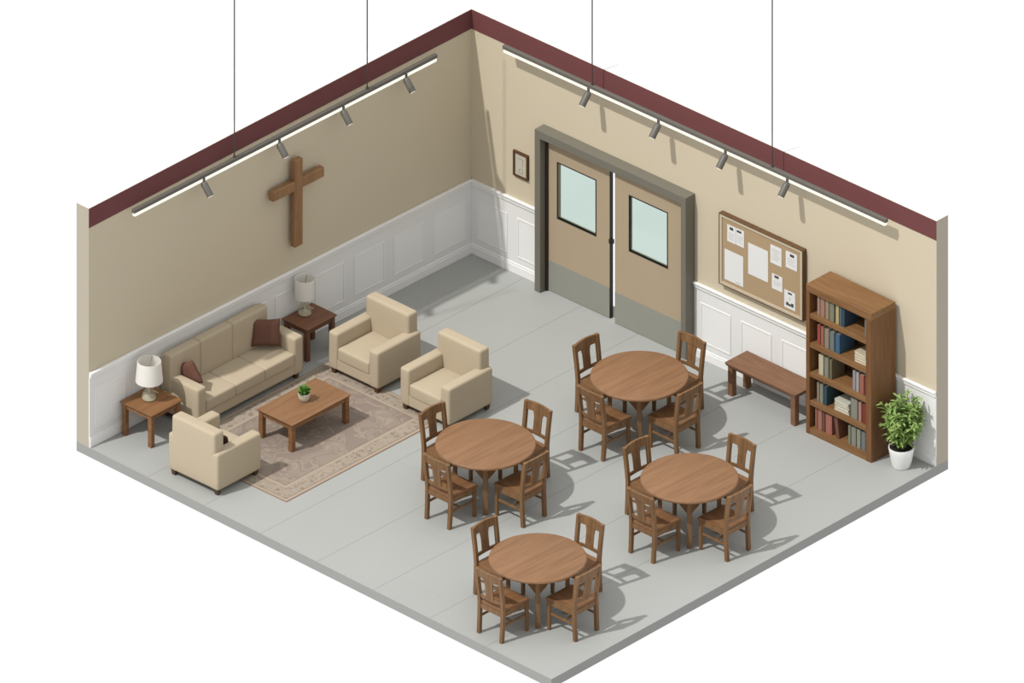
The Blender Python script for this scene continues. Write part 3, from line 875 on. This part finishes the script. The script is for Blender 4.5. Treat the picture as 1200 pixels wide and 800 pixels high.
# ---------------------------------------------------------------- coffee and side tables
def make_low_table(name, W, D_, Ht, leg, top, m, mt, over=0.02, apron=0.06, inset=0.0, z0=0.0):
    root = empty(name)
    bm = bmesh.new(); hexa(bm, [(-W/2+.012, -D_/2+.012, Ht-top), (W/2-.012, -D_/2+.012, Ht-top), (W/2-.012, D_/2-.012, Ht-top), (-W/2+.012, D_/2-.012, Ht-top)],
                           [(-W/2, -D_/2, Ht), (W/2, -D_/2, Ht), (W/2, D_/2, Ht), (-W/2, D_/2, Ht)], 0.004)
    obj('tabletop', bm, mt, root)
    w, d = W/2-over, D_/2-over
    bm = bmesh.new()
    for s in (-1, 1):
        box(bm, -w+leg*.5, w-leg*.5, s*(d-leg*.35)-0.011, s*(d-leg*.35)+0.011, Ht-top-apron, Ht-top+0.002)
        box(bm, s*(w-leg*.35)-0.011, s*(w-leg*.35)+0.011, -d+leg*.5, d-leg*.5, Ht-top-apron, Ht-top+0.002)
    obj('apron', bm, m, root)
    for sx_ in (-1, 1):
        for sy_ in (-1, 1):
            bm = bmesh.new(); x0, x1 = sorted((sx_*w, sx_*(w-leg))); y0, y1 = sorted((sy_*d, sy_*(d-leg)))
            box(bm, x0, x1, y0, y1, z0, Ht-top+0.002, 0.003); obj('leg', bm, m, root)
    return root
CH = 0.385
ct = make_low_table('coffee_table', 0.575, 1.015, CH, 0.062, 0.026, M_side, M_table, 0.018, 0.055, z0=rug_top)
q = at(356.2, 470.6, CH); ct.location = (q.x, q.y, 0)
tag(ct, 'low rectangular oak coffee table on the rug in front of the sofa', 'table')
S1H = 0.45
st1 = make_low_table('side_table', 0.52, 0.545, S1H, 0.058, 0.026, M_side, M_side, 0.022, 0.055)
q = at(177.5, 488, S1H)      # front corner of the top
st1.location = (q.x-0.26, q.y+0.2725, 0)
tag(st1, 'square oak side table between the left edge of the floor and the sofa', 'table', 'side tables')
S2H = 0.45
q = at(360, 387.4, S2H)
W2 = q.x+0.016
st2 = make_low_table('side_table', W2, 0.52, S2H, 0.055, 0.026, M_side2, M_side2, 0.022, 0.055)
st2.location = (q.x-W2/2, q.y+0.26, 0)
tag(st2, 'dark square side table between the sofa and an armchair', 'table', 'side tables')

def make_lamp(rb, rt, hs, hb, base_r):
    root = empty('table_lamp')
    bm = bmesh.new()
    lathe(bm, [(base_r*0.75, 0), (base_r, 0.012), (base_r*1.02, 0.035), (base_r*0.85, 0.085), (base_r*0.62, 0.13), (base_r*0.5, hb-0.01), (base_r*0.5, hb)], 32)
    obj('glass_base', bm, M_vase, root, True)
    bm = bmesh.new(); lathe(bm, [(base_r*0.80, 0.002), (base_r*0.93, 0.014), (base_r*0.88, 0.022), (0.004, 0.026)], 32); obj('foot_disc', bm, M_potc, root, True)
    bm = bmesh.new(); tube(bm, [(0, 0, 0.02), (0, 0, hb+0.08)], 0.007, 8); lathe(bm, [(base_r*0.48, 0), (base_r*0.48, 0.02), (0.018, 0.03), (0.018, 0.075), (0.03, 0.08), (0.034, 0.12), (0.02, 0.155)], 20, c=(0, 0, hb-0.004))
    obj('stem', bm, M_potc, root, True)
    z0 = hb+0.01
    bm = bmesh.new(); th = 0.004
    lathe(bm, [(rb, z0), (rt, z0+hs), (rt-th, z0+hs), (rb-th, z0)], 48, cap0=False, cap1=False)
    bm.verts.ensure_lookup_table(); bm.faces.ensure_lookup_table()
    bmesh.ops.bridge_loops(bm, edges=[e for e in bm.edges if e.is_boundary])
    sh = obj('lamp_shade', bm, M_shade, root, True)
    bm = bmesh.new()
    for k in range(3):
        a = 2*PI*k/3
        tube(bm, [(0.012*math.cos(a), 0.012*math.sin(a), z0+hs*0.55), ((rt-0.002)*math.cos(a), (rt-0.002)*math.sin(a), z0+hs-0.02)], 0.003, 6)
    lathe(bm, [(0.013, z0+hs*0.5), (0.013, z0+hs*0.6)], 12)
    obj('shade_carrier', bm, M_spot, sh)
    bm = bmesh.new(); tube(bm, [(base_r*0.9, 0, hb*0.6), (base_r+0.05, 0.012, hb*0.55)], 0.003, 6); obj('switch', bm, M_potc, root)
    return root
lamp1 = make_lamp(0.162, 0.140, 0.267, 0.238, 0.086)
q = at(174.8, 467.3, S1H); lamp1.location = (q.x, q.y, S1H)
tag(lamp1, 'glass-based table lamp with tapered white shade on the side table by the left floor edge', 'lamp', 'table lamps')
lamp2 = make_lamp(0.115, 0.118, 0.260, 0.217, 0.083)
q = at(357.0, 367.8, S2H); lamp2.location = (q.x, q.y, S2H)
tag(lamp2, 'glass-based table lamp with straight white shade on the side table right of the sofa', 'lamp', 'table lamps')

# ---------------------------------------------------------------- small plant on the coffee table
rnd = random.Random(4)
def leaf_into(bm, p, d, L, W, bend=0.3, up=Vector((0, 0, 1)), fold=0.2, n=4):
    d = d.normalized(); side = d.cross(up)
    if side.length < 1e-3: side = Vector((1, 0, 0))
    side.normalize(); nn = side.cross(d).normalized()
    prev = None
    for k in range(n+1):
        t = k/n
        c = p + d*(L*t) - nn*0 + Vector((0, 0, -bend*L*t*t))
        w = W*math.sin(PI*min(1, max(0.02, t*0.92+0.06)))**0.8*0.5
        if k == n: w = W*0.02
        row = (bm.verts.new(c-side*w+nn*w*fold), bm.verts.new(c), bm.verts.new(c+side*w+nn*w*fold))
        if prev:
            bm.faces.new((prev[0], prev[1], row[1], row[0])); bm.faces.new((prev[1], prev[2], row[2], row[1]))
        prev = row
pp = empty('potted_succulent')
bm = bmesh.new(); lathe(bm, [(0.040, 0), (0.052, 0.008), (0.070, 0.060), (0.072, 0.105), (0.066, 0.109), (0.062, 0.090)], 32); obj('pot', bm, M_potc, pp, True)
bm = bmesh.new(); lathe(bm, [(0.063, 0.088), (0.063, 0.092)], 24); obj('soil', bm, M_soil, pp)
bm = bmesh.new()
for k in range(70):
    a = rnd.uniform(0, 2*PI); e = rnd.uniform(0.45, 1.45); r = rnd.uniform(0, 0.048)
    leaf_into(bm, Vector((r*math.cos(a), r*math.sin(a), 0.092+rnd.uniform(0, 0.05))), Vector((math.cos(a)*math.cos(e), math.sin(a)*math.cos(e), math.sin(e))), rnd.uniform(0.055, 0.095), rnd.uniform(0.026, 0.04), 0.25, fold=0.5)
obj('foliage', bm, M_leaf2, pp, False)
q = at(356.3, 469.2, CH); pp.location = (q.x, q.y, CH)
tag(pp, 'tiny green succulent in a cream pot on the coffee table', 'plant')

# ---------------------------------------------------------------- bench
BH = 0.44
q = at(848.9, 424.3, BH)     # front left corner of the seat
BW, BD = 1.14, 0.385
bench = make_low_table('wooden_bench', BW, BD, BH, 0.072, 0.04, M_bench, M_bench, 0.028, 0.035)
bench.location = (q.x+BW/2, q.y+BD/2, 0)
tag(bench, 'long dark wooden bench under the notice board', 'bench')

# ---------------------------------------------------------------- bookcase and books
qf = at(1020.9, 542.5)       # front right floor corner
CW, CHt = 1.05, 2.01
CD = min(0.42, (dR*(qf.x/dR.x)).y-qf.y-0.052)
bc = empty('bookcase', (qf.x-CW, qf.y, 0))     # local x along the front, y towards the wall
tl, trt = 0.055, 0.085
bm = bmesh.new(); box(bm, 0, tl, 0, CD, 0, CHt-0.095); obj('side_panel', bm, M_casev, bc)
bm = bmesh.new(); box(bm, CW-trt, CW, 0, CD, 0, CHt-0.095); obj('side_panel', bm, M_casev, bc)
bm = bmesh.new(); box(bm, 0, CW, 0, CD, CHt-0.095, CHt, 0.004); obj('top_panel', bm, M_case, bc)
bm = bmesh.new(); box(bm, tl, CW-trt, CD-0.02, CD-0.002, 0.0, CHt-0.095); obj('back_panel', bm, M_case, bc)
bm = bmesh.new(); box(bm, tl, CW-trt, 0.004, CD-0.02, 0.0, 0.085); obj('plinth', bm, M_case, bc)
shelf_z = [0.455, 0.84, 1.235, 1.63]
for z in shelf_z:
    bm = bmesh.new(); box(bm, tl, CW-trt, 0.004, CD-0.02, z-0.062, z, 0.004); obj('shelf', bm, M_case, bc)
tag(bc, 'tall oak bookcase with five open shelves against the right wall', 'bookcase')

bookcols = {}
def bmat(c):
    if c not in bookcols:
        bookcols[c] = plain('book_cloth_%d' % (len(bookcols)+1), c, 0.75, 0.05, 12)
    return bookcols[c]
def book(sx0, z, w, h, d, c, label, grp, lean=0.0, y0=0.045):
    """upright book; sx0 is the left of the spine in bookcase coordinates"""
    root = empty('book', (bc.location.x+sx0, bc.location.y+y0, z+0.0005), 0)
    root.rotation_euler = (0, lean, 0)
    ct_ = 0.004
    bm = bmesh.new()
    box(bm, 0, ct_, 0, d, 0, h); box(bm, w-ct_, w, 0, d, 0, h)
    sp_ = [(0, 0.004), (w*0.2, -0.003), (w*0.5, -0.005), (w*0.8, -0.003), (w, 0.004), (w, 0.008), (0, 0.008)]
    hexa(bm, [(x, y, 0) for x, y in sp_], [(x, y, h) for x, y in sp_])
    obj('cover', bm, bmat(c), root)
    bm = bmesh.new(); box(bm, ct_, w-ct_, 0.008, d-0.005, 0.004, h-0.006); obj('pages', bm, M_pages, root)
    tag(root, label, 'book', grp)
    return root
def flat_book(cx, z, L, th, D_, c, label, grp, rz=0.0, y0=0.05):
    root = empty('book', (bc.location.x+cx, bc.location.y+y0+D_/2, z+0.0003)); root.rotation_euler = (0, 0, rz)
    ct_ = 0.004
    bm = bmesh.new()
    box(bm, -L/2, L/2, -D_/2, D_/2, 0, ct_); box(bm, -L/2, L/2, -D_/2, D_/2, th-ct_, th)
    box(bm, -L/2, -L/2+ct_, -D_/2, D_/2, 0, th)
    obj('cover', bm, bmat(c), root)
    bm = bmesh.new(); box(bm, -L/2+ct_, L/2-0.006, -D_/2+0.005, D_/2-0.005, ct_, th-ct_); obj('pages', bm, M_pages, root)
    tag(root, label, 'book', grp)
def bx_(px): return (px-944.6)/72.66       # bookcase coordinate of a pixel column on its front
A = 7.27; B = 6.15
pink = (0.30, 0.185, 0.14); tanb = (0.26, 0.19, 0.12); grn = (0.17, 0.175, 0.12); yel = (0.38, 0.30, 0.15); teal = (0.07, 0.10, 0.105)
blue = (0.042, 0.10, 0.165); red = (0.28, 0.06, 0.045); brick = (0.26, 0.10, 0.07); taupe = (0.22, 0.18, 0.13); slate = (0.13, 0.15, 0.15)
crm = (0.42, 0.37, 0.26); olive = (0.13, 0.105, 0.06); lav = (0.24, 0.23, 0.25); dred = (0.17, 0.03, 0.02); darkteal = (0.03, 0.06, 0.07); greyg = (0.19, 0.19, 0.15); brn = (0.14, 0.06, 0.035)
rows = [
 # (shelf z, source origin x, scale, [(x0, x1, height, colour, text)])
 (1.63, 'top', [(940+106/A, 940+128/A, .262, pink, 'pale pink'), (940+130/A, 940+172/A, .262, (0.27, 0.155, 0.115), 'dusty rose'), (940+174/A, 940+206/A, .255, tanb, 'tan'),
        (940+208/A, 940+252/A, .25, grn, 'grey green'), (940+262/A, 940+291/A, .25, yel, 'straw yellow'), (940+293/A, 940+316/A, .25, teal, 'dark teal'), (940+317/A, 940+340/A, .25, (0.03, 0.06, 0.09), 'dark blue'),
        (940+508/A, 940+546/A, .25, slate, 'slate grey')]),
 (1.235, 'second', [(940+106/A, 940+131/A, .265, red, 'red'), (940+134/A, 940+164/A, .26, brick, 'brick red'), (940+166/A, 940+208/A, .255, taupe, 'taupe'), (940+211/A, 940+252/A, .25, slate, 'slate grey'),
        (940+257/A, 940+300/A, .255, blue, 'bright blue')]),
 (0.84, 'third', [(940+99/B, 940+136/B, .265, crm, 'thick cream'), (940+139/B, 940+172/B, .26, greyg, 'grey green'),
        (940+344/B, 940+366/B, .265, lav, 'lavender grey'), (940+368/B, 940+391/B, .26, (0.30, 0.27, 0.26), 'pale grey'), (940+393/B, 940+428/B, .25, brick, 'brick red'), (940+430/B, 940+458/B, .245, dred, 'dark red')]),
 (0.455, 'fourth', [(940+87/B, 940+104/B, .26, taupe, 'thin taupe'), (940+106/B, 940+133/B, .255, greyg, 'grey green'), (940+135/B, 940+160/B, .25, darkteal, 'dark teal'),
        (940+330/B, 940+382/B, .27, greyg, 'wide olive grey'), (940+385/B, 940+409/B, .26, pink, 'dusty pink'), (940+412/B, 940+457/B, .26, dred, 'dark red')]),
 (0.085, 'bottom', [(940+74/B, 940+90/B, .28, brick, 'thin brick red'), (940+92/B, 940+126/B, .28, (0.27, 0.13, 0.095), 'pinkish brown'), (940+128/B, 940+145/B, .275, brn, 'thin dark brown'), (940+148/B, 940+198/B, .26, (0.29, 0.11, 0.085), 'wide rose red'),
        (940+312/B, 940+331/B, .25, grn, 'thin green grey'), (940+333/B, 940+371/B, .25, greyg, 'sage grey'), (940+373/B, 940+403/B, .25, (0.22, 0.22, 0.17), 'pale olive'), (940+406/B, 940+440/B, .25, slate, 'slate grey'), (940+442/B, 940+459/B, .25, (0.05, 0.07, 0.085), 'dark navy')]),
]
lab_extra = {'slate grey': '', }
for z, nm, lst in rows:
    for x0, x1, h, c, txt in lst:
        a, b = bx_(x0), bx_(x1)
        b = min(b, CW-trt-0.002)
        side_txt = 'left group' if a < 0.5 else 'right group'
        d_ = 0.26 if txt in ('bright blue', 'dark blue') else 0.22
        book(a+0.003, z, (b-a)*0.93-0.002, h, d_, c, '%s upright book in the %s on the %s shelf of the bookcase' % (txt, side_txt, nm), 'books on the %s shelf' % nm)
# leaning books
book(bx_(940+176/B), 0.84, 0.045, .262, .22, olive, 'olive brown book leaning against the left group on the third shelf', 'books on the third shelf', lean=0.0)
ln = book(bx_(940+212/B)+0.03, 0.085, 0.055, .275, .23, brn, 'brown book leaning left beside the rose red one on the bottom shelf', 'books on the bottom shelf', lean=-0.13)
# stacks
for k in range(4):
    flat_book(bx_(940+472/A)+0.004*(k % 2), 1.235+0.035*k, 0.20, 0.033, 0.24, crm if k != 1 else (0.45, 0.41, 0.31),
              'cream book lying flat, %s of the stack on the second shelf' % ('bottom', 'second from the bottom', 'third from the bottom', 'topmost')[k], 'flat books stacked on the second shelf', (0.05, -0.04, 0.06, -0.10)[k])
for k in range(4):
    flat_book(bx_(940+262/B)+0.004*(k % 2), 0.455+0.037*k, 0.23, 0.035, 0.22, (0.42, 0.42, 0.36) if k != 2 else (0.28, 0.30, 0.26),
              'pale book lying flat, %s of the stack on the fourth shelf' % ('bottom', 'second from the bottom', 'third from the bottom', 'topmost')[k], 'flat books stacked on the fourth shelf', (0.03, -0.05, 0.04, -0.08)[k])

# ---------------------------------------------------------------- large potted plant
q = at(1056.3, 546.0)
lp = empty('potted_plant', (q.x, q.y, 0))
bm = bmesh.new(); lathe(bm, [(0.085, 0), (0.105, 0.006), (0.125, 0.08), (0.145, 0.20), (0.155, 0.262), (0.153, 0.270), (0.143, 0.270), (0.136, 0.235)], 40)
obj('pot', bm, M_pot, lp, True)
bm = bmesh.new(); lathe(bm, [(0.137, 0.232), (0.137, 0.240), (0.05, 0.246)], 30); obj('soil', bm, M_soil, lp, True)
rnd = random.Random(11)
stems = []
bms = bmesh.new(); bml = bmesh.new()
for k in range(32):
    a = 2*PI*k/32*2.4+rnd.uniform(-.3, .3); sp_ = rnd.uniform(0.05, 0.30)
    h = rnd.uniform(0.48, 0.80)*(1-0.35*(sp_/0.30)**2)
    b0 = Vector((0.05*math.cos(a)*rnd.random(), 0.05*math.sin(a)*rnd.random(), 0.24))
    tip = Vector((sp_*math.cos(a), sp_*math.sin(a), 0.24+h))
    mid = b0.lerp(tip, 0.5)+Vector((0, 0, 0.06))-Vector((math.cos(a), math.sin(a), 0))*0.02
    pts = []
    for j in range(9):
        t = j/8; pts.append(b0*(1-t)**2+mid*2*t*(1-t)+tip*t*t)
    tube(bms, pts, [0.006*(1-0.6*j/8) for j in range(9)], 5)
    nl = 34
    for j in range(nl):
        t = 0.16+0.84*j/nl
        p = b0*(1-t)**2+mid*2*t*(1-t)+tip*t*t
        aa = rnd.uniform(0, 2*PI); e = rnd.uniform(-0.35, 0.9)
        dr = Vector((math.cos(aa)*math.cos(e), math.sin(aa)*math.cos(e), math.sin(e)))+Vector((math.cos(a), math.sin(a), 0))*0.35
        leaf_into(bml, p, dr, rnd.uniform(0.08, 0.135)*(0.75 if t > 0.85 else 1), rnd.uniform(0.024, 0.036), rnd.uniform(0.05, 0.4), fold=0.35)
so = obj('stems', bms, plain('plant_stem', (0.10, 0.13, 0.04), 0.6, 0.1, 10), lp, True)
fo = obj('foliage', bml, M_leaf, lp)
# keep every leaf on the room side of the wall
for v in list(fo.data.vertices)+list(so.data.vertices):
    w = Vector((v.co.x+q.x, v.co.y+q.y, 0)); dd = w.dot(nR)
    if dd < 0.06: v.co.x += nR.x*(0.06-dd); v.co.y += nR.y*(0.06-dd)
    bx = v.co.x+q.x; by = v.co.y+q.y
    if bx < qf.x+0.01 and by > qf.y-0.01: v.co.x = qf.x+0.012-q.x
tag(lp, 'leafy green plant in a white pot in the corner right of the bookcase', 'plant')
